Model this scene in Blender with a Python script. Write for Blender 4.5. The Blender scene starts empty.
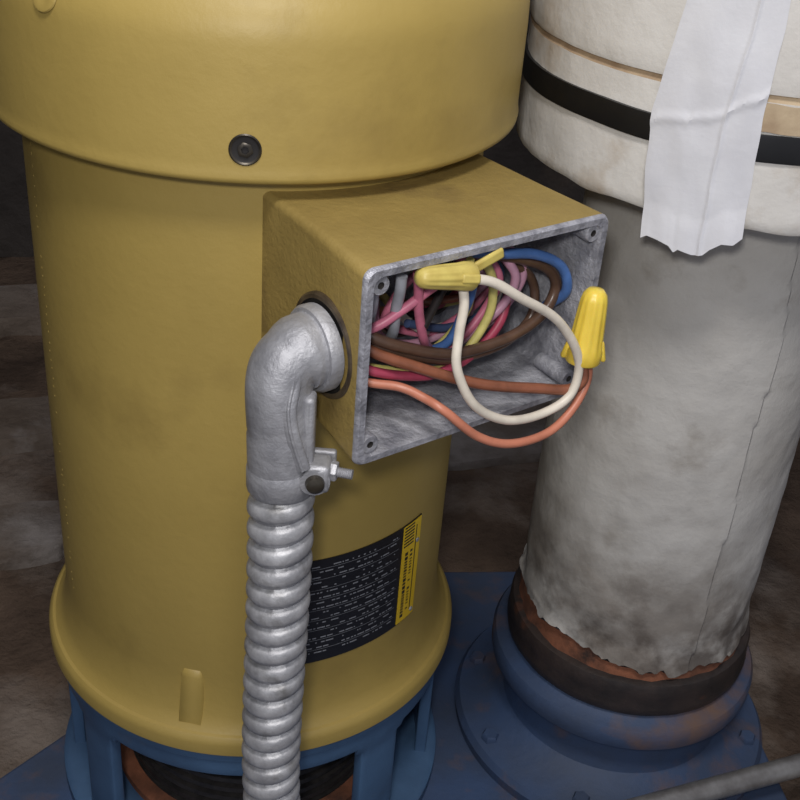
import bpy, bmesh, math, random
import numpy as np
from mathutils import Vector, Matrix, noise
random.seed(7)
sc=bpy.context.scene
COL=sc.collection
# ------------------------------------------------------------ materials
def srgb(r,g,b):
    f=lambda c:(c/255/12.92) if c/255<=.04045 else ((c/255+.055)/1.055)**2.4
    return (f(r),f(g),f(b),1)
def mat(name,c1,c2=None,scale=8,rough=.5,metal=0.,bump=0.,bscale=60,detail=6,lo=.35,hi=.65,c3=None,s3=3,lo3=.55,hi3=.7,rough2=None,coat=0,spec=.5,bdist=.002,grad=None):
    m=bpy.data.materials.new(name); m.use_nodes=True
    n=m.node_tree.nodes; l=m.node_tree.links
    b=n['Principled BSDF']
    b.inputs['Roughness'].default_value=rough; b.inputs['Metallic'].default_value=metal
    b.inputs['Base Color'].default_value=c1
    b.inputs['Specular IOR Level'].default_value=spec
    b.inputs['Coat Weight'].default_value=coat
    tc=n.new('ShaderNodeTexCoord')
    src=tc.outputs['Object']
    def nz(s,d=6,w=0):
        t=n.new('ShaderNodeTexNoise'); t.inputs['Scale'].default_value=s; t.inputs['Detail'].default_value=d
        t.inputs['Roughness'].default_value=.6; l.new(src,t.inputs['Vector']); return t
    def rmp(sk,a,bb):
        r=n.new('ShaderNodeMapRange'); r.inputs['From Min'].default_value=a; r.inputs['From Max'].default_value=bb
        l.new(sk,r.inputs['Value']); return r.outputs['Result']
    cur=None
    if c2:
        t=nz(scale,detail); r=rmp(t.outputs['Fac'],lo,hi)
        mx=n.new('ShaderNodeMix'); mx.data_type='RGBA'
        mx.inputs['A'].default_value=c1; mx.inputs['B'].default_value=c2
        l.new(r,mx.inputs['Factor']); cur=mx.outputs['Result']
        if rough2 is not None:
            rr=n.new('ShaderNodeMapRange'); rr.inputs['To Min'].default_value=rough; rr.inputs['To Max'].default_value=rough2
            l.new(r,rr.inputs['Value']); l.new(rr.outputs['Result'],b.inputs['Roughness'])
    if c3 and cur:
        t=nz(s3,8); r=rmp(t.outputs['Fac'],lo3,hi3)
        mx=n.new('ShaderNodeMix'); mx.data_type='RGBA'
        l.new(cur,mx.inputs['A']); mx.inputs['B'].default_value=c3
        l.new(r,mx.inputs['Factor']); cur=mx.outputs['Result']
    if grad and cur:
        # grime that depends on real height (z0 -> full, z1 -> none), broken up by noise
        for z0,z1,cg,amt,gs in grad:
            sp=n.new('ShaderNodeSeparateXYZ'); l.new(tc.outputs['Object'],sp.inputs[0])
            mr=n.new('ShaderNodeMapRange'); mr.inputs['From Min'].default_value=z0; mr.inputs['From Max'].default_value=z1
            mr.inputs['To Min'].default_value=amt; mr.inputs['To Max'].default_value=0
            l.new(sp.outputs['Z'],mr.inputs['Value'])
            t=nz(gs,9); r=rmp(t.outputs['Fac'],.42,.60)
            mu=n.new('ShaderNodeMath'); mu.operation='MULTIPLY'; l.new(mr.outputs['Result'],mu.inputs[0]); l.new(r,mu.inputs[1])
            mx=n.new('ShaderNodeMix'); mx.data_type='RGBA'
            l.new(cur,mx.inputs['A']); mx.inputs['B'].default_value=cg
            l.new(mu.outputs[0],mx.inputs['Factor']); cur=mx.outputs['Result']
    if cur: l.new(cur,b.inputs['Base Color'])
    if bump:
        t=nz(bscale,8); bm=n.new('ShaderNodeBump'); bm.inputs['Strength'].default_value=bump; bm.inputs['Distance'].default_value=bdist
        l.new(t.outputs['Fac'],bm.inputs['Height']); l.new(bm.outputs['Normal'],b.inputs['Normal'])
    return m
GOLD=mat('gold_paint',srgb(171,147,80),srgb(158,135,70),scale=5,rough=.46,rough2=.56,bump=.16,bscale=140,c3=srgb(128,107,56),s3=7,lo3=.56,hi3=.85)
GOLDD=mat('gold_paint_box',srgb(154,131,72),srgb(134,113,60),scale=14,rough=.58,bump=.4,bscale=260,c3=srgb(98,79,48),s3=12,lo3=.54,hi3=.76)
CAST=mat('cast_aluminium',srgb(176,176,182),srgb(122,122,130),scale=60,rough=.5,metal=.3,bump=.9,bscale=230)
RIM=mat('machined_rim',srgb(192,192,200),srgb(136,136,144),scale=120,rough=.42,metal=.45,bump=.5,bscale=400)
ZINC=mat('zinc_fitting',srgb(180,180,184),srgb(146,146,151),scale=40,rough=.48,metal=.45,bump=.5,bscale=160)
GALV=mat('galvanised_steel',srgb(190,190,193),srgb(150,150,154),scale=60,rough=.48,metal=.4,bump=.3,bscale=200,c3=srgb(116,114,112),s3=45,lo3=.56,hi3=.75)
DARK=mat('dark_recess',srgb(22,20,20),srgb(36,33,32),rough=.7)
BOLT=mat('dark_bolt',srgb(40,38,38),srgb(62,58,56),scale=100,rough=.6,metal=.2)
BOLTR=mat('bolt_ring_metal',srgb(88,82,72),srgb(60,56,52),scale=100,rough=.35,metal=.7)
LOCK=mat('bronze_locknut',srgb(112,98,78),srgb(66,56,48),scale=60,rough=.45,metal=.5,bump=.3)
BLUE=mat('blue_paint',srgb(74,104,138),srgb(58,82,112),scale=9,rough=.5,bump=.3,bscale=70,c3=srgb(88,82,80),s3=14,lo3=.58,hi3=.75)
BLUED=mat('blue_paint_dirty',srgb(58,78,112),srgb(58,68,88),scale=10,rough=.65,bump=.5,bscale=60,c3=srgb(104,82,72),s3=12,lo3=.52,hi3=.68)
CANVAS=mat('painted_canvas',srgb(196,193,188),srgb(176,172,166),scale=9,rough=.75,bump=.5,bscale=45,bdist=.003,c3=srgb(142,134,124),s3=16,lo3=.56,hi3=.78,grad=[(0.02,.22,srgb(118,108,98),.75,9),(.02,.12,srgb(82,72,64),.75,30)])
WRAPM=mat('white_wrap',srgb(222,219,214),srgb(204,199,192),scale=7,rough=.65,bump=.4,bscale=30,bdist=.004,c3=srgb(172,152,126),s3=11,lo3=.52,hi3=.70)
TAPEW=mat('white_tape',srgb(222,222,226),srgb(208,208,214),scale=12,rough=.6,bump=.4,bscale=40)
TAN=mat('stained_tan',srgb(196,176,146),srgb(150,124,98),scale=25,rough=.8,bump=.4,bscale=60)
BLACKT=mat('black_tape',srgb(16,16,18),srgb(26,26,28),scale=20,rough=.4)
RUST=mat('rusty_insulation',srgb(156,98,70),srgb(106,68,50),scale=30,rough=.9,bump=.8,bscale=90,c3=srgb(60,44,38),s3=20,lo3=.54,hi3=.68)
BLACKR=mat('black_rubber_ring',srgb(34,31,31),srgb(60,50,46),scale=25,rough=.5,bump=.5,bscale=80,c3=srgb(104,66,48),s3=22,lo3=.62,hi3=.72)
FLOORM=mat('dirt_floor',srgb(110,92,78),srgb(72,59,50),scale=6,rough=.9,bump=.9,bscale=18,bdist=.02,c3=srgb(130,118,108),s3=4,lo3=.52,hi3=.66,spec=.15)
WALLM=mat('basement_wall',srgb(82,76,72),srgb(54,50,48),scale=3,rough=.9,bump=.6,bscale=15,bdist=.02,c3=srgb(100,86,74),s3=2,lo3=.55,hi3=.7,spec=.1)
ROCK=mat('concrete_slab_brown',srgb(122,110,100),srgb(88,76,66),scale=6,rough=.95,bump=.8,bscale=30,bdist=.01,c3=srgb(146,138,132),s3=5,lo3=.52,hi3=.66,spec=.15)
LABELK=mat('label_black',srgb(24,24,28),srgb(30,30,34),rough=.35)
LABELY=mat('label_yellow',srgb(232,196,40),srgb(220,182,36),rough=.4)
LABELW=mat('label_print',srgb(150,152,158),srgb(130,132,138),rough=.5)
STEEL=mat('grey_steel_bar',srgb(158,156,154),srgb(114,110,108),scale=30,rough=.4,metal=.5,bump=.2)
def wirem(name,c,dark=.7,rough=.4):
    return mat(name,c,(c[0]*dark,c[1]*dark,c[2]*dark,1),scale=70,rough=rough)
WM={'white':wirem('wire_white',srgb(230,220,204),.8),'orange':wirem('wire_orange',srgb(202,128,102),.8),'copper':wirem('wire_copper_brown',srgb(146,90,66),.6,.3),
 'brown':wirem('wire_dark_brown',srgb(98,74,60),.6,.3),'blue':wirem('wire_blue',srgb(80,118,180)),'pink':wirem('wire_pink',srgb(218,124,150)),'red':wirem('wire_crimson',srgb(172,66,90)),
 'lilac':wirem('wire_lilac',srgb(200,150,172)),'grey':wirem('wire_grey',srgb(182,184,192)),'yellow':wirem('wire_yellow',srgb(216,204,122)),'black':wirem('wire_black',srgb(46,40,40)),'dblue':wirem('wire_dark_blue',srgb(76,92,130))}
NUT=mat('yellow_nut',srgb(236,208,84),srgb(222,190,66),rough=.35,scale=40)
NUT.node_tree.nodes['Principled BSDF'].inputs['Subsurface Weight'].default_value=.3
NUT.node_tree.nodes['Principled BSDF'].inputs['Subsurface Radius'].default_value=(.004,.003,.001)
NUT2=mat('faded_yellow_nut',srgb(208,190,104),srgb(182,160,82),rough=.45,scale=60)

# ------------------------------------------------------------ helpers
def empty(name):
    e=bpy.data.objects.new(name,None); COL.objects.link(e); e.empty_display_size=.05; return e
def mk(name,verts,faces,mats,parent=None,smooth=True,fm=None,sharp=35):
    me=bpy.data.meshes.new(name); me.from_pydata([tuple(v) for v in verts],[],faces)
    if not isinstance(mats,(list,tuple)): mats=[mats]
    for m in mats: me.materials.append(m)
    if fm:
        for i,p in enumerate(me.polygons): p.material_index=fm[i]
    bm=bmesh.new(); bm.from_mesh(me); bmesh.ops.recalc_face_normals(bm,faces=bm.faces)
    bm.to_mesh(me); bm.free()
    if smooth:
        me.polygons.foreach_set('use_smooth',[True]*len(me.polygons)); me.set_sharp_from_angle(angle=math.radians(sharp))
    ob=bpy.data.objects.new(name,me); COL.objects.link(ob)
    if parent: ob.parent=parent
    return ob
def lathe(name,prof,m,parent=None,cx=0,cy=0,seg=128,frame=None,fmf=None,wob=None,sharp=35):
    V=[];F=[];fm=[]
    O,X,Y,Z=frame if frame else (Vector((cx,cy,0)),Vector((1,0,0)),Vector((0,1,0)),Vector((0,0,1)))
    for i,(r,z) in enumerate(prof):
        for j in range(seg):
            a=2*math.pi*j/seg
            rr,zz=(r,z) if not wob else wob(r,z,a,i)
            V.append(O+X*(rr*math.cos(a))+Y*(rr*math.sin(a))+Z*zz)
    n=len(prof)
    for i in range(n-1):
        for j in range(seg):
            k=(j+1)%seg
            F.append((i*seg+j,i*seg+k,(i+1)*seg+k,(i+1)*seg+j)); fm.append(fmf(i) if fmf else 0)
    for i in (0,n-1):
        F.append(tuple(i*seg+j for j in range(seg))); fm.append(fmf(max(0,min(i,n-2))) if fmf else 0)
    return mk(name,V,F,m,parent,fm=fm,sharp=sharp)
def axis_frame(o,z):
    z=Vector(z).normalized(); x=z.orthogonal().normalized(); y=z.cross(x); return (Vector(o),x,y,z)
def catmull(P,n=10):
    P=[Vector(p) for p in P]; Q=[P[0]*2-P[1]]+P+[P[-1]*2-P[-2]]; out=[]
    for i in range(1,len(Q)-2):
        a,b,c,d=Q[i-1:i+3]
        for k in range(n):
            t=k/n
            out.append(.5*((2*b)+(c-a)*t+(2*a-5*b+4*c-d)*t*t+(3*b-a-3*c+d)*t**3))
    out.append(P[-1]); return out
def sweep(name,path,rf,m,parent=None,seg=16,sharp=60,flat=None):
    n=len(path); T=[]
    for i in range(n):
        T.append((path[min(i+1,n-1)]-path[max(i-1,0)]).normalized())
    x=T[0].orthogonal().normalized(); V=[];F=[];s=0
    if flat: x=(flat-T[0]*flat.dot(T[0])).normalized()
    for i in range(n):
        if i: s+=(path[i]-path[i-1]).length
        x=(x-T[i]*x.dot(T[i])).normalized(); y=T[i].cross(x)
        for j in range(seg):
            a=2*math.pi*j/seg; r=rf(i,a,s)
            if isinstance(r,tuple): V.append(path[i]+x*(math.cos(a)*r[0])+y*(math.sin(a)*r[1]))
            else: V.append(path[i]+(x*math.cos(a)+y*math.sin(a))*r)
    for i in range(n-1):
        for j in range(seg):
            k=(j+1)%seg; F.append((i*seg+j,i*seg+k,(i+1)*seg+k,(i+1)*seg+j))
    F.append(tuple(range(seg))); F.append(tuple((n-1)*seg+j for j in range(seg)))
    return mk(name,V,F,m,parent,sharp=sharp)
def patch(name,cx,cy,R,a0,a1,z0,z1,m,parent=None,na=24,nz=4,th=.0005,af=None,zf=None,rf=None):
    V=[];F=[]
    for off in (0,th):
        for i in range(na+1):
            for j in range(nz+1):
                u=i/na;v=j/nz
                a=math.radians(af(u,v) if af else a0+(a1-a0)*u); z=zf(u,v) if zf else z0+(z1-z0)*v
                r=(rf(u,v) if rf else R)+off
                V.append((cx+r*math.cos(a),cy+r*math.sin(a),z))
    N=(na+1)*(nz+1); id=lambda i,j:i*(nz+1)+j
    for i in range(na):
        for j in range(nz):
            F.append((id(i,j),id(i+1,j),id(i+1,j+1),id(i,j+1)))
            F.append((N+id(i,j),N+id(i,j+1),N+id(i+1,j+1),N+id(i+1,j)))
    for i in range(na):
        F.append((id(i,0),id(i+1,0),N+id(i+1,0),N+id(i,0))); F.append((id(i,nz),id(i+1,nz),N+id(i+1,nz),N+id(i,nz)))
    for j in range(nz):
        F.append((id(0,j),id(0,j+1),N+id(0,j+1),N+id(0,j))); F.append((id(na,j),id(na,j+1),N+id(na,j+1),N+id(na,j)))
    return mk(name,V,F,m,parent)
def box(name,c,X,Y,Z,h,m,parent=None,bev=.002):
    X,Y,Z=[Vector(a).normalized() for a in (X,Y,Z)]
    V=[Vector(c)+X*(h[0]*sx)+Y*(h[1]*sy)+Z*(h[2]*sz) for sx in(-1,1) for sy in(-1,1) for sz in(-1,1)]
    F=[(0,1,3,2),(4,6,7,5),(0,4,5,1),(2,3,7,6),(0,2,6,4),(1,5,7,3)]
    ob=mk(name,V,F,m,parent)
    md=ob.modifiers.new('bev','BEVEL'); md.width=bev; md.segments=3; return ob

PHI=-1.0507
o=Vector((math.cos(PHI),math.sin(PHI),0)); w=Vector((-math.sin(PHI),math.cos(PHI),0)); UP=Vector((0,0,1))
def L(d,u,z): return o*(d/1000)+w*(u/1000)+UP*(z/1000)

# ------------------------------------------------------------ electric motor
motor=empty('electric_motor')
R=.15
prof=[(.10,.0),(.1655,.0),(.1668,.0015),(.1668,.011),(.1655,.0145),(.1635,.0165),(.1612,.0172),(.1575,.021),(.1545,.028),(.1518,.040),(.1503,.052),(.15,.060)]
prof+=[(.15,z) for z in (.12,.2,.3,.40,.445)]+[(.10,.445)]
lathe('motor_body',prof,GOLD,motor,seg=192,sharp=25)
cp=[(.12,.4400),(.1670,.4400),(.1690,.4415),(.1694,.4440),(.1687,.4465),(.1684,.452),(.1684,.500),(.1680,.512)]
for k in range(1,13):
    t=k/12*math.pi/2; cp.append((.1680-.038*(1-math.cos(t)),.512+.036*math.sin(t)))
cp+=[(.115,.552),(.09,.557),(.05,.561),(.0001,.562)]
lathe('fan_cover',cp,GOLD,motor,seg=192,sharp=50)
az=math.radians(-92.3); n=Vector((math.cos(az),math.sin(az),0))
fr=axis_frame(n*.1675+UP*.4595,n)
lathe('cover_bolt_ring',[(.0075,0),(.0084,.0008),(.0087,.0014),(.0080,.0019),(.0071,.0014),(.0062,.0011),(.0001,.0011)],[BOLTR,DARK],motor,seg=32,frame=fr,fmf=lambda i:1 if i>3 else 0)
lathe('cover_bolt_head',[(.0044,.001),(.0044,.0020),(.0036,.0024),(.0022,.0024),(.0020,.0012),(.0001,.0012)],[BOLTR,DARK],motor,seg=6,frame=fr,fmf=lambda i:1 if i>2 else 0)
az=math.radians(-131); n=Vector((math.cos(az),math.sin(az),0))
lathe('cover_dimple',[(.009,0),(.0085,.0008),(.007,.0013),(.0045,.0008),(.0001,.0006)],GOLD,motor,seg=24,frame=axis_frame(n*.1664+UP*.523,n+UP*.35))
V=[];F=[]
rs=random.Random(11)
for k in range(52):
    if rs.random()<.25: continue
    z=.075+k*.0068+rs.uniform(-.001,.001)
    a0=-155+rs.uniform(-.5,.5)
    nn=Vector((math.cos(math.radians(a0)),math.sin(math.radians(a0)),0))
    fr=axis_frame(nn*.1496+UP*z,nn)
    b=len(V); s=8; q=rs.uniform(.5,1)
    for r_,h_ in ((.0018*q,0),(.0010*q,.0006)):
        for j in range(s):
            t=2*math.pi*j/s; V.append(fr[0]+fr[1]*(r_*math.cos(t))+fr[2]*(r_*math.sin(t))+fr[3]*h_)
    for j in range(s):
        F.append((b+j,b+(j+1)%s,b+s+(j+1)%s,b+s+j))
    F.append(tuple(b+s+j for j in range(s)))
mk('seam_welds',V,F,GOLD,motor)
V=[];F=[]
az0=math.radians(-107)
nn=Vector((math.cos(az0),math.sin(az0),0)); tt=Vector((-nn.y,nn.x,0))
secs=[(.0105,.1495,.1585,.0160),(.0100,.149,.1568,.030),(.0092,.149,.1545,.048),(.0084,.149,.1520,.060),(.007,.149,.1501,.066)]
for hw_,r0,r1,z in secs:
    V+=[nn*r0-tt*hw_+UP*z,nn*r1-tt*hw_*.8+UP*z,nn*r1+tt*hw_*.8+UP*z,nn*r0+tt*hw_+UP*z]
for i in range(len(secs)-1):
    for j in range(4):
        k=(j+1)%4; F.append((i*4+j,i*4+k,i*4+4+k,i*4+4+j))
F+=[(0,1,2,3),tuple(len(V)-4+j for j in range(4))]
mk('base_nub',V,F,GOLD,motor,sharp=80)
# terminal box
def rrect(u0,u1,z0,z1,r,d,n=6,tw=0):
    pts=[]
    for (cu,cz,a0) in ((u1-r,z1-r,0),(u0+r,z1-r,90),(u0+r,z0+r,180),(u1-r,z0+r,270)):
        for k in range(n+1):
            a=math.radians(a0+90*k/n); pts.append(L(d,cu+r*math.cos(a),cz+r*math.sin(a)))
    return pts
loops=[(rrect(-72,80,321,430,4,125),0),(rrect(-74,84,317,429,5,190),0),(rrect(-77,89,311.5,428,6,237),1),(rrect(-76.4,88.4,312.1,427.4,6,239),1),(rrect(-75.6,87.6,312.9,426.6,6,240),1),
 (rrect(-71.8,83.4,316.5,423,6,240),2),(rrect(-71.4,83,316.9,422.6,6,239),2),(rrect(-69,80,320,421,5,200),2),(rrect(-67,76,322,420,5,156),2)]
V=[];F=[];fm=[];N=28
for lp,_ in loops: V+=lp
for i in range(len(loops)-1):
    for j in range(N):
        k=(j+1)%N; F.append((i*N+j,i*N+k,(i+1)*N+k,(i+1)*N+j)); fm.append(loops[i][1])
F.append(tuple((len(loops)-1)*N+j for j in range(N))); fm.append(2)
mk('terminal_box',V,F,[GOLDD,RIM,CAST],motor,fm=fm,sharp=40)
for i,(u,z) in enumerate(((-66.5,417.5),(78.5,417.5),(78.5,323),(-66.5,323))):
    fr=(L(200,u,z),w,UP,o)
    lathe('screw_boss_%d'%(i+1),[(.0050,.012),(.0056,.0375),(.0050,.0384),(.0020,.0384),(.0019,.036),(.0001,.036)],[CAST,BOLT],motor,seg=24,frame=fr,fmf=lambda i:1 if i>2 else 0)
fr=(L(203,-75.2,369),o,UP,-w)
lathe('knockout_ring',[(.0295,-.002),(.0295,.0012),(.0283,.0022),(.0262,.0022),(.0255,.0008),(.0001,.0008)],[LOCK,DARK],motor,seg=48,frame=fr,fmf=lambda i:1 if i>2 else 0)
# nameplate
patch('nameplate',0,0,.1503,-86,-38,.0725,.1655,LABELK,motor,na=40,nz=2,th=.0007)
patch('nameplate_strip',0,0,.1509,-46.2,-38.2,.0735,.1645,LABELY,motor,na=10,nz=2,th=.0005)
V=[];F=[]
def dash(a0,a1,z0,z1,r=.15125):
    b=len(V)
    n_=max(1,int((a1-a0)/2))
    for k in range(n_+1):
        a=math.radians(a0+(a1-a0)*k/n_)
        V.append((r*math.cos(a),r*math.sin(a),z0)); V.append((r*math.cos(a),r*math.sin(a),z1))
    for k in range(n_): F.append((b+2*k,b+2*k+2,b+2*k+3,b+2*k+1))
z=.160
row=0
while z>.078:
    a=-84.5
    while a<-48.5:
        ln=random.choice((.4,.6,1.0,1.6,2.2))
        if random.random()<.72 and a+ln<-48: dash(a,a+ln,z-.0008,z+.0003)
        a+=ln+random.choice((.35,.5,1.2))
    if row%2==0: dash(-85,-47.8,z-.0024,z-.0021)
    z-=.0046; row+=1
mk('nameplate_print',V,F,LABELW,motor,smooth=False)
V=[];F=[]
for k in range(7): dash(-45.8,-41.5,.1625-k*.0028,.1625-k*.0028+.0014,.15155)
z=.140
while z>.080:
    h=random.choice((.0015,.002,.003)); dash(-44.9,-43.6,z-h,z,.15155)
    if random.random()<.8: dash(-42.6,-41.6,z-h*.7,z,.15155)
    z-=h+.0011
dash(-40.6,-40.2,.08,.16,.15155)
mk('strip_print',V,F,LABELK,motor,smooth=False)
for q,zz in enumerate((.0785,.1445)):
    a=math.radians(-39.5) ; nn=Vector((math.cos(a),math.sin(a),0))
    lathe('nameplate_rivet_%d'%(q+1),[(.002,0),(.0018,.0008),(.0001,.0013)],ZINC,motor,seg=12,frame=axis_frame(nn*.1512+UP*zz,nn))

# ------------------------------------------------------------ conduit with elbow connector
cond=empty('flexible_metal_conduit')
path=catmull([L(203,-78,369),L(203,-86,369),L(203.5,-94,368),L(204,-100.5,363.5),L(205,-103.5,355),L(206,-104,343),L(207,-103.5,325),L(208,-103,293)],8)
tot=sum((path[i]-path[i-1]).length for i in range(1,len(path)))
def relb(i,a,s):
    t=s/tot
    r=.0180
    if t<.14: r=.0205
    elif t<.20: r=.0205-(t-.14)/.06*.0025
    if t>.62: r=.0174+.0010*min(1,(t-.62)/.05)
    return r
sweep('elbow_body',path,relb,ZINC,cond,seg=40,sharp=40)
lathe('hub_collar',[(.0225,0),(.0240,.001),(.0240,.006),(.0228,.008),(.020,.008)],ZINC,cond,seg=40,frame=(L(203,-77,369),o,UP,-w))
rt=Vector((.99,-.142,0)); fwd=Vector((-.142,-.99,0))
def off(c,k,f_): return c+rt*(k/1000)+fwd*(f_/1000)
sp=catmull([off(L(203,-88,369),-2,20.8),off(L(203.5,-94,362),2,18.8),off(L(205,-101,350),5,17.5),off(L(206,-104,338),8,16.1),off(L(207,-104,325),10.5,14.6),off(L(208,-103,312),13,13.4)],8)
sweep('strap_band',sp,lambda i,a,s:(.0042,.0022),ZINC,cond,seg=16,flat=rt,sharp=70)
sweep('strap_rib',[p+fwd*.0014 for p in sp],lambda i,a,s:(.0012,.0018),ZINC,cond,seg=10,flat=rt,sharp=70)
c0=L(206,-103.5,325)
box('clamp_rib',c0+rt*.0165+fwd*.005+UP*.004,rt,fwd,UP,(.0030,.006,.024),ZINC,cond,.0025)
box('clamp_ear',L(208,-103,305)+rt*.0205+fwd*.006,rt,fwd,UP,(.007,.008,.0085),ZINC,cond,.003)
box('clamp_ear_b',L(208,-103,305)+rt*.0225-fwd*.005,rt,fwd,UP,(.007,.0022,.0085),ZINC,cond,.0015)
lathe('clamp_screw_head',[(.0052,0),(.0054,.0012),(.0048,.0040),(.0026,.0050),(.0001,.0050)],BOLTR,cond,seg=24,frame=axis_frame(L(208,-103,304)+rt*.0195+fwd*.0135,fwd+rt*.2))
lathe('clamp_washer',[(.0082,0),(.0082,.0012),(.0001,.0012)],ZINC,cond,seg=24,frame=axis_frame(L(208,-103,304)+rt*.0195+fwd*.0130,fwd+rt*.2))
thr=[]
for k in range(16):
    thr+=[(.0024,.0018*k*.55),(.0030,.0018*(k+.5)*.55)]
lathe('clamp_screw_thread',thr,ZINC,cond,seg=12,frame=axis_frame(L(208,-103,306)+rt*.024+fwd*.004,rt*1+fwd*.15))
lathe('clamp_nut',[(.0001,0),(.0052,0),(.0056,.0008),(.0056,.0036),(.0052,.0044),(.0001,.0044)],ZINC,cond,seg=6,frame=axis_frame(L(208,-103,306)+rt*.0265+fwd*.004,rt*1+fwd*.15))
lathe('elbow_sleeve',[(.0170,.0),(.0188,.0),(.0193,.001),(.0193,.012),(.0183,.015),(.017,.018)],ZINC,cond,seg=40,frame=(L(208,-103,291),o,w,UP))
cpth=catmull([L(208,-103,300),L(208,-103,240),L(207,-103.5,180),L(206,-104.5,120),L(205.5,-104.5,60),L(208,-102.5,0),L(213,-97,-60),L(216,-93,-130),L(217,-92,-160)],52)
pitch=.0150
def rc(i,a,s):
    ph=(s/pitch - a/(2*math.pi))%1
    if ph<.86:
        q=math.sin(math.pi*ph/.86)**.38
        r=.0150+.0040*q
        if ph>.60: r-=.0007*min(1,(ph-.60)/.06)   # folded lip of the interlocked strip
        return r
    return .0138
sweep('conduit_hose',cpth,rc,GALV,cond,seg=48,sharp=75)

# ------------------------------------------------------------ wires
wires=empty('electrical_wires')
def wire(name,pts,col,r=2.6):
    P=catmull([L(*p) for p in pts],9)
    return sweep(name,P,lambda i,a,s:r/1000,WM[col],wires,seg=12)
wire('white_wire',[(230,-34,414),(245,-18,414),(251,-4,411),(255,13,400),(257,42,380),(260,60,353),(260,59,330),(258,41,321),(257,14,324),(255,-10,340),(250,-21,363),(246,-19,381),(244,-16,398),(240,-16,411)],'white',2.7)
wire('orange_wire',[(190,-62,356),(212,-58,348),(226,-40,345),(238,-32,342),(250,-26,338),(257,-7,320),(262,14,311),(262,42,309),(260,62,318),(257,74,334),(256,70,352)],'orange',2.6)
wire('copper_wire',[(190,-60,376),(215,-56,368),(228,-29,355),(240,6,341),(250,42,333),(257,60,331),(259,68,337),(256,66,352)],'copper',3.2)
wire('dark_brown_wire',[(180,-62,384),(215,-55,376),(222,-30,364),(226,-2,356),(226,35,356),(224,61,363),(222,72,376),(222,68,388),(220,55,397),(216,27,406),(210,0,410)],'brown',3.3)
wire('dark_brown_wire_b',[(180,-60,368),(212,-54,369),(218,-30,359),(222,-2,350),(222,35,350),(218,58,358),(214,64,372),(212,58,386),(210,40,398)],'brown',2.8)
wire('blue_wire',[(205,-10,412),(222,22,410),(226,48,406),(228,68,395),(228,75,378),(214,74,362)],'blue',3.0)
wire('blue_wire_b',[(200,-10,345),(214,0,356),(218,6,374),(222,8,392),(222,4,408)],'blue',2.6)
wire('pink_wire',[(228,-36,414),(226,-33,404),(222,-28,386),(218,-20,366),(205,-5,350)],'pink',2.7)
wire('pink_wire_b',[(195,-66,374),(216,-56,380),(222,-40,390),(224,-25,399),(222,-8,405),(210,10,410)],'pink',2.7)
wire('crimson_wire',[(190,-64,360),(214,-56,355),(222,-30,347),(224,-8,345),(222,15,350),(218,35,362),(212,45,380)],'red',2.8)
wire('lilac_wire',[(205,10,345),(214,23,361),(218,36,374),(220,41,391),(214,34,404)],'lilac',2.7)
wire('lilac_wire_b',[(205,0,342),(212,16,358),(214,28,374),(216,32,391),(210,24,406)],'pink',2.6)
wire('lilac_wire_c',[(200,20,345),(208,36,358),(210,48,370),(212,54,388),(205,45,404)],'lilac',2.6)
wire('yellow_wire',[(190,-60,350),(215,-40,350),(218,0,342),(220,13,354),(222,23,374),(222,22,394),(222,14,408)],'yellow',2.6)
wire('yellow_wire_b',[(200,-20,340),(208,0,352),(212,14,372),(216,12,394),(222,4,410)],'yellow',2.4)
wire('grey_wire',[(228,-46,414),(226,-45,404),(220,-42,390),(214,-38,374),(200,-30,358)],'grey',3.0)
wire('grey_wire_b',[(220,-58,412),(216,-54,396),(208,-50,378)],'grey',2.6)
wire('brown_stray',[(222,-24,376),(214,-6,392),(208,6,402),(200,14,408)],'black',2.4)
cols=['pink','brown','dblue','yellow','black','white','lilac','black','copper','red']
for k,c in enumerate(cols):
    rnd=random.Random(k+3)
    P=[]
    a0=rnd.uniform(0,6.28); cu=rnd.uniform(-5,20); cz=rnd.uniform(368,384); d=rnd.uniform(168,200)
    for j in range(7):
        a=a0+j*.8
        P.append((min(208,max(160,d+rnd.uniform(-8,8))),max(-60,min(62,cu+(34+rnd.uniform(-6,14))*math.cos(a))),max(342,min(410,cz+(22+rnd.uniform(-4,8))*math.sin(a)))))
    wire('coiled_wire_%d'%(k+1),P,c,2.5)

def nut(name,base,tip,rb,rt_,m,wing=1.):
    e=empty(name)
    ax=(tip-base); ln=ax.length
    z=ax.normalized(); x=(rt-z*rt.dot(z)).normalized()
    fr=(base,x,z.cross(x),z)
    pr_=[(rb*.80,0),(rb*.92,0),(rb,ln*.03),(rb,ln*.16),(rb*.95,ln*.22),(rb*.90,ln*.3),(rt_*1.15,ln*.6),(rt_*1.03,ln*.84),(rt_*.92,ln*.92),(rt_*.6,ln*.985),(.0001,ln)]
    def wb(r,zz,a,i):
        if 4<=i<=7: r*=1+.03*math.cos(12*a)
        return r,zz
    lathe('nut_shell',pr_,m,e,seg=72,frame=fr,wob=wb,sharp=50)
    for s in (-1,1):
        c=base+fr[3]*(ln*.17)+fr[1]*(s*rb*.93)
        box('nut_wing_%d'%(1 if s<0 else 2),c,fr[1],fr[2],fr[3]-fr[1]*s*.25,(rb*.2*wing,.0026,ln*.15),m,e,.0022)
    return e
nut('wire_nut',L(256,68,347),L(254,71.5,392),.0105,.0074,NUT)
nut('wire_nut',L(243,-12,413),L(240,-46,418),.0078,.0056,NUT2,.8)
box('nut_fin',L(240,1,418),w+UP*.3,o,UP-w*.3,(.010,.0015,.0032),NUT2,wires,.0015)

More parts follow.
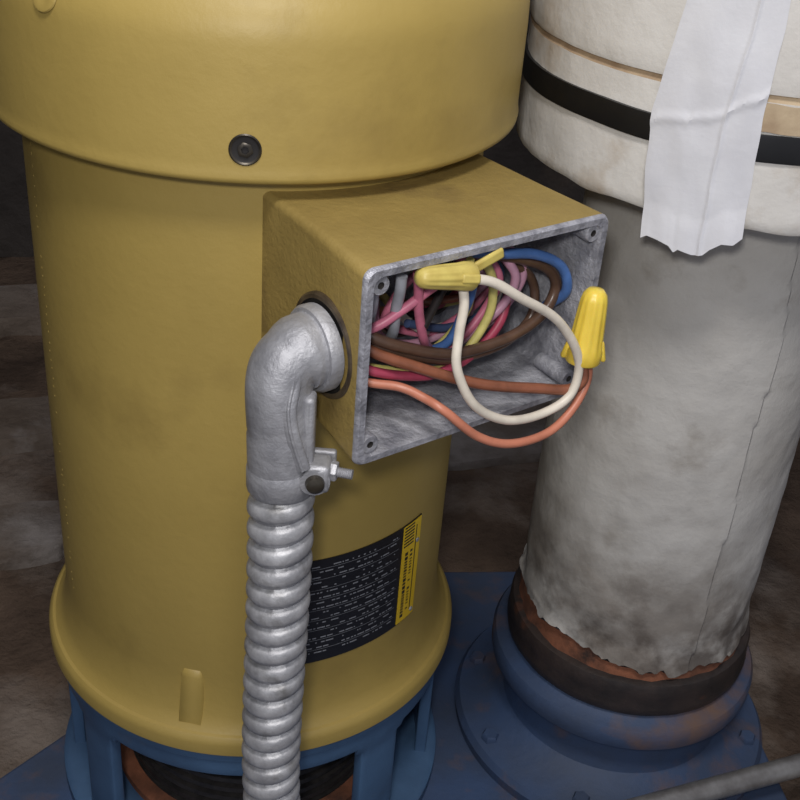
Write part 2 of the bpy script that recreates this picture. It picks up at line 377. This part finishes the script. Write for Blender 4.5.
# ------------------------------------------------------------ pump stand under the motor
stand=empty('pump_stand')
naz=180; zs=[-.158,-.146,-.135,-.125,-.115,-.10,-.08,-.06,-.045,-.036,-.028,-.020,-.010,0]
wins=[(-135,-58),(-44,-14),(15,80),(100,165),(185,212)]
def keep(a,z):
    for a0,a1 in wins:
        aa=a
        while aa<a0-1: aa+=360
        while aa>a0+359: aa-=360
        if a0<aa<a1:
            top=-.026
            e=min(aa-a0,a1-aa)
            if e<6: top-=.010*(1-e/6)
            if -.148<z<top: return False
    return True
V=[];F=[]
for z in zs:
    for j in range(naz):
        a=2*math.pi*j/naz; r=.160 if z>-.03 else .158
        V.append((r*math.cos(a),r*math.sin(a),z))
for i in range(len(zs)-1):
    for j in range(naz):
        k=(j+1)%naz; a=(j+.5)*360/naz
        if keep(a,(zs[i]+zs[i+1])/2): F.append((i*naz+j,i*naz+k,(i+1)*naz+k,(i+1)*naz+j))
ob=mk('stand_shell',V,F,BLUE,stand)
md=ob.modifiers.new('s','SOLIDIFY'); md.thickness=.010; md.offset=-1
md=ob.modifiers.new('b','BEVEL'); md.width=.0015; md.segments=2; md.limit_method='ANGLE'
lathe('stand_foot',[(.10,-.160),(.166,-.160),(.167,-.157),(.167,-.148),(.165,-.146),(.16,-.145),(.10,-.145)],BLUE,stand)
lathe('stand_top_ring',[(.11,-.012),(.1605,-.012),(.162,-.010),(.162,-.0005),(.11,-.0005)],BLUE,stand)
rib=[(.0001,-.159),(.06,-.159)]
for k in range(11): rib+=[(.110,-.150+k*.011),(.110,-.145+k*.011),(.102,-.144+k*.011),(.102,-.1395+k*.011)]
rib+=[(.05,-.015),(.0001,-.015)]
lathe('seal_housing',rib,BOLT,stand,seg=64)
lathe('rusty_gland',[(.085,-.145),(.122,-.145),(.122,-.138),(.119,-.136),(.085,-.134)],RUST,stand,seg=64)

# ------------------------------------------------------------ insulated pipe
pipe=empty('insulated_pipe')
PX,PY=.3379,.019
def ns(x,y,z): return noise.noise(Vector((x,y,z)))
pf=[]
zb=-.012; ztop=.405
K=130
for i in range(K+1): pf.append((.0998,zb+(ztop-zb)*i/K))
def wobp(r,z,a,i):
    ca,sa=math.cos(a),math.sin(a)
    rr=r+.0018*ns(ca*2.2,sa*2.2,z*14)+.0005*ns(ca*7,sa*7,z*60+3)
    da=math.degrees(math.atan2(sa,ca))
    s_=da+78+6*ns(z*9,0,2)
    if -14<s_<0: rr+=.0020*(1+s_/14)
    low=max(0,1-(z+.012)/.13)
    rr+=low*.0024*ns(ca*4+z*22,sa*4,z*30+8)
    if i<=8:
        k=1-i/8
        z=z+k*(.007*ns(ca*5,sa*5,9)+.005*ns(ca*18,sa*18,3)+.014*max(0,-math.cos(a-.1)))+k*.002
        rr+=k*.0022*(1+ns(ca*9,sa*9,2))
    return rr,z
lathe('canvas_jacket',pf,CANVAS,pipe,PX,PY,seg=260,wob=wobp)
lathe('exposed_insulation',[(.08,-.06),(.097,-.06),(.1015,-.03),(.1005,-.018),(.0975,-.005),(.096,.02),(.08,.02)],RUST,pipe,PX,PY,wob=lambda r,z,a,i:(r+.0025*ns(math.cos(a)*8,math.sin(a)*8,z*80),z))
lathe('pipe_flange_ring',[(.085,-.054),(.1060,-.054),(.1080,-.051),(.1088,-.044),(.1075,-.038),(.1082,-.034),(.1078,-.025),(.1060,-.020),(.101,-.0185),(.085,-.0185)],BLACKR,pipe,PX,PY,wob=lambda r,z,a,i:(r+.0006*ns(math.cos(a)*6,math.sin(a)*6,z*50),z))
lathe('blue_flange',[(.06,-.085),(.113,-.085),(.118,-.082),(.1195,-.076),(.1195,-.066),(.117,-.062),(.108,-.060),(.102,-.054),(.06,-.054)],BLUED,pipe,PX,PY)
lathe('blue_neck',[(.06,-.16),(.146,-.16),(.147,-.150),(.143,-.144),(.118,-.140),(.103,-.128),(.098,-.11),(.100,-.092),(.108,-.085),(.06,-.085)],BLUED,pipe,PX,PY)
for k in range(8):
    a=math.radians(k*45+20); nn=Vector((math.cos(a),math.sin(a),0))
    lathe('foot_bolt_%d'%(k+1),[(.0001,0),(.008,0),(.008,.006),(.0065,.008),(.0001,.008)],BLUED,pipe,seg=6,frame=(Vector((PX,PY,-.1445))+nn*.131,Vector((1,0,0)),Vector((0,1,0)),UP))
wp=[(.09,.407),(.150,.405),(.1545,.4055),(.1558,.408)]
for i in range(1,17): wp.append((.1561,.408+.076*i/16))
wp+=[(.1548,.4855),(.1545,.4875),(.1568,.4885),(.1575,.491)]
for i in range(1,15): wp.append((.1575,.491+.16*i/14))
wp+=[(.09,.651)]
lathe('white_insulation_wrap',wp,[WRAPM,TAN],pipe,PX,PY,seg=200,wob=lambda r,z,a,i:(r+(.0012*ns(math.cos(a)*3,math.sin(a)*3,z*14)+.0006*ns(math.cos(a)*14,math.sin(a)*14,z*50) if r>.14 else 0),z+(.002*ns(math.cos(a)*5,math.sin(a)*5,1) if i<4 else 0)),fmf=lambda i:1 if 19<=i<=21 else 0)
lathe('pipe_top_core',[(.0001,.30),(.085,.30),(.085,.66),(.0001,.66)],CANVAS,pipe,PX,PY)
lathe('black_tape_band',[(.1555,.4495),(.1580,.4495),(.1582,.451),(.1582,.4640),(.1580,.4655),(.1555,.4655)],BLACKT,pipe,PX,PY,seg=160,wob=lambda r,z,a,i:(r+.0004*ns(math.cos(a)*5,math.sin(a)*5,1),z+.0012*ns(math.cos(a)*3,math.sin(a)*3,5)))
patch('tan_stain_patch',PX,PY,.1582,-110,-70,.4665,.4840,TAN,pipe,na=30,nz=4,th=.0006,zf=lambda u,v:.4672+(.0165)*v+.0012*ns(u*9,v*2,3))
def lerp(xs,ys,t):
    for i in range(len(xs)-1):
        if t<=xs[i+1]:
            k=(t-xs[i])/(xs[i+1]-xs[i]); return ys[i]+(ys[i+1]-ys[i])*k
    return ys[-1]
def faf(u,v):
    z=.386+(.600-.386)*v
    lft=lerp([.38,.43,.465,.531,.61],[-128.5,-131,-132,-129,-126],z)
    rgt=lerp([.38,.43,.465,.531,.61],[-107.5,-108.5,-109,-109,-109],z)
    return lft+(rgt-lft)*u+.3*ns(v*9,u*2,7)
BX=[0,.06,.18,.30,.36,.40,.55,.66,.72,.82,.93,1.0]
BZ=[.390,.3925,.3915,.3895,.386,.3885,.387,.388,.3925,.3975,.398,.403]
def fzf(u,v):
    b=lerp(BX,BZ,u)
    return b+(.600-b)*v
def frf(u,v):
    crease=.0012*math.exp(-((v-.34-.1*u)/.012)**2)+.0010*math.exp(-((u-.62-.15*v)/.02)**2)
    return .1594+.0012*ns(u*4,v*7,2)+crease+(.003*(1-v/.1) if v<.1 else 0)
patch('hanging_white_tape',PX,PY,.1590,0,0,0,1,TAPEW,pipe,na=90,nz=90,th=.0006,af=faf,zf=fzf,rf=frf)

# ------------------------------------------------------------ base plate, bar, floor, walls
def prism(name,poly,z0,z1,m,parent=None):
    n=len(poly); V=[(x,y,z0) for x,y in poly]+[(x,y,z1) for x,y in poly]
    F=[tuple(range(n)),tuple(range(n,2*n))]+[(i,(i+1)%n,n+(i+1)%n,n+i) for i in range(n)]
    ob=mk(name,V,F,m,parent,smooth=False); md=ob.modifiers.new('b','BEVEL'); md.width=.003; md.segments=2; return ob
prism('blue_base_plate',[(-.50,-.32),(-.12,.06),(-.02,.232),(.30,.230),(.480,.10),(.480,-.45),(-.50,-.45)],-.200,-.160,BLUED)
q0=Vector((.355,-.116,-.1255)); q1=Vector((.4856,-.083,-.1255)); dd=(q1-q0)
sweep('steel_bar',[q0-dd*2.2,q0,q1,q1+dd*2.4],lambda i,a,s:.0098,STEEL,None,seg=24)
n_=140; V=[];F=[]
for i in range(n_+1):
    for j in range(n_+1):
        x=-1.4+3.6*i/n_; y=-1.4+2.7*j/n_
        V.append((x,y,-.212+.012*ns(x*5,y*5,0)+.007*ns(x*16,y*16,4)))
for i in range(n_):
    for j in range(n_):
        a=i*(n_+1)+j; F.append((a,a+n_+1,a+n_+2,a+1))
mk('floor',V,F,FLOORM)
def wall(name,p0,p1,z0,z1,th):
    p0=Vector(p0);p1=Vector(p1);d=(p1-p0).normalized();nr=Vector((-d.y,d.x))*th
    poly=[(p0.x,p0.y),(p1.x,p1.y),(p1.x+nr.x,p1.y+nr.y),(p0.x+nr.x,p0.y+nr.y)]
    return prism(name,poly,z0,z1,WALLM)
wall('wall_back',(-1.4,1.15),(2.2,1.15),-.22,1.9,.1)
wall('wall_left',(-1.4,-1.4),(-1.4,1.15),-.22,1.9,.1)
wall('wall_right',(2.2,1.15),(2.2,-1.4),-.22,1.9,.1)
V=[];F=[]
def slab(cx,cy,sx,sy,rot,zt,seed):
    b=len(V); n=36; P=[]
    for k in range(n):
        a=2*math.pi*k/n
        q=1+.22*ns(math.cos(a)*1.6,math.sin(a)*1.6,seed*3.1)+.08*ns(math.cos(a)*7,math.sin(a)*7,seed)
        x=sx*math.copysign(abs(math.cos(a))**.6,math.cos(a))*q; y=sy*math.copysign(abs(math.sin(a))**.6,math.sin(a))*q
        P.append((cx+x*math.cos(rot)-y*math.sin(rot),cy+x*math.sin(rot)+y*math.cos(rot)))
    for zz,sc_ in ((-.235,1.0),(zt-.006,1.0),(zt,.95)):
        for (x,y) in P:
            V.append((cx+(x-cx)*sc_,cy+(y-cy)*sc_,zz))
    for q in (0,1):
        for k in range(n): F.append((b+q*n+k,b+q*n+(k+1)%n,b+(q+1)*n+(k+1)%n,b+(q+1)*n+k))
    F.append(tuple(b+2*n+k for k in range(n)))
slab(-.46,.55,.30,.05,.25,-.186,1); slab(-.34,.34,.16,.045,.2,-.188,2); slab(-.60,.86,.40,.07,.2,-.180,3)
slab(.30,.55,.20,.05,.2,-.198,10)
mk('broken_slabs',V,F,ROCK,None,sharp=40)

# ------------------------------------------------------------ camera
f,D,H,yaw,pt,ro=1163.0935,.7564,.6687,.1440,.5463,.0830
Fw=Vector((math.sin(yaw)*math.cos(pt),math.cos(yaw)*math.cos(pt),-math.sin(pt)))
Rr=Vector((math.cos(yaw),-math.sin(yaw),0)); Uu=Rr.cross(Fw)
R2=math.cos(ro)*Rr+math.sin(ro)*Uu; U2=-math.sin(ro)*Rr+math.cos(ro)*Uu
cd=bpy.data.cameras.new('camera'); cd.sensor_width=36; cd.sensor_fit='HORIZONTAL'; cd.lens=f*36/800; cd.clip_start=.01
co=bpy.data.objects.new('camera',cd); COL.objects.link(co)
M=Matrix((R2,U2,-Fw)).transposed().to_4x4(); M.translation=Vector((0,-D,H)); co.matrix_world=M
sc.camera=co
# ------------------------------------------------------------ lights
def area(name,loc,tgt,size,power,col):
    ld=bpy.data.lights.new(name,'AREA'); ld.shape='DISK'; ld.size=size; ld.energy=power; ld.color=col
    ob=bpy.data.objects.new(name,ld); COL.objects.link(ob); ob.location=loc
    ob.rotation_euler=(Vector(tgt)-Vector(loc)).to_track_quat('-Z','Y').to_euler(); return ob
area('ceiling_lamp',(.0,-.80,1.6),(.15,0,.25),.30,10,(1,.97,.94))
area('phone_flash',(-.04,-.80,.76),(.08,0,.25),.06,2.4,(1,.98,.95))
wd=bpy.data.worlds.new('world'); sc.world=wd; wd.use_nodes=True
wd.node_tree.nodes['Background'].inputs[0].default_value=(.82,.86,1,1); wd.node_tree.nodes['Background'].inputs[1].default_value=.38
try:
    sc.view_settings.view_transform='Standard'
except Exception: pass
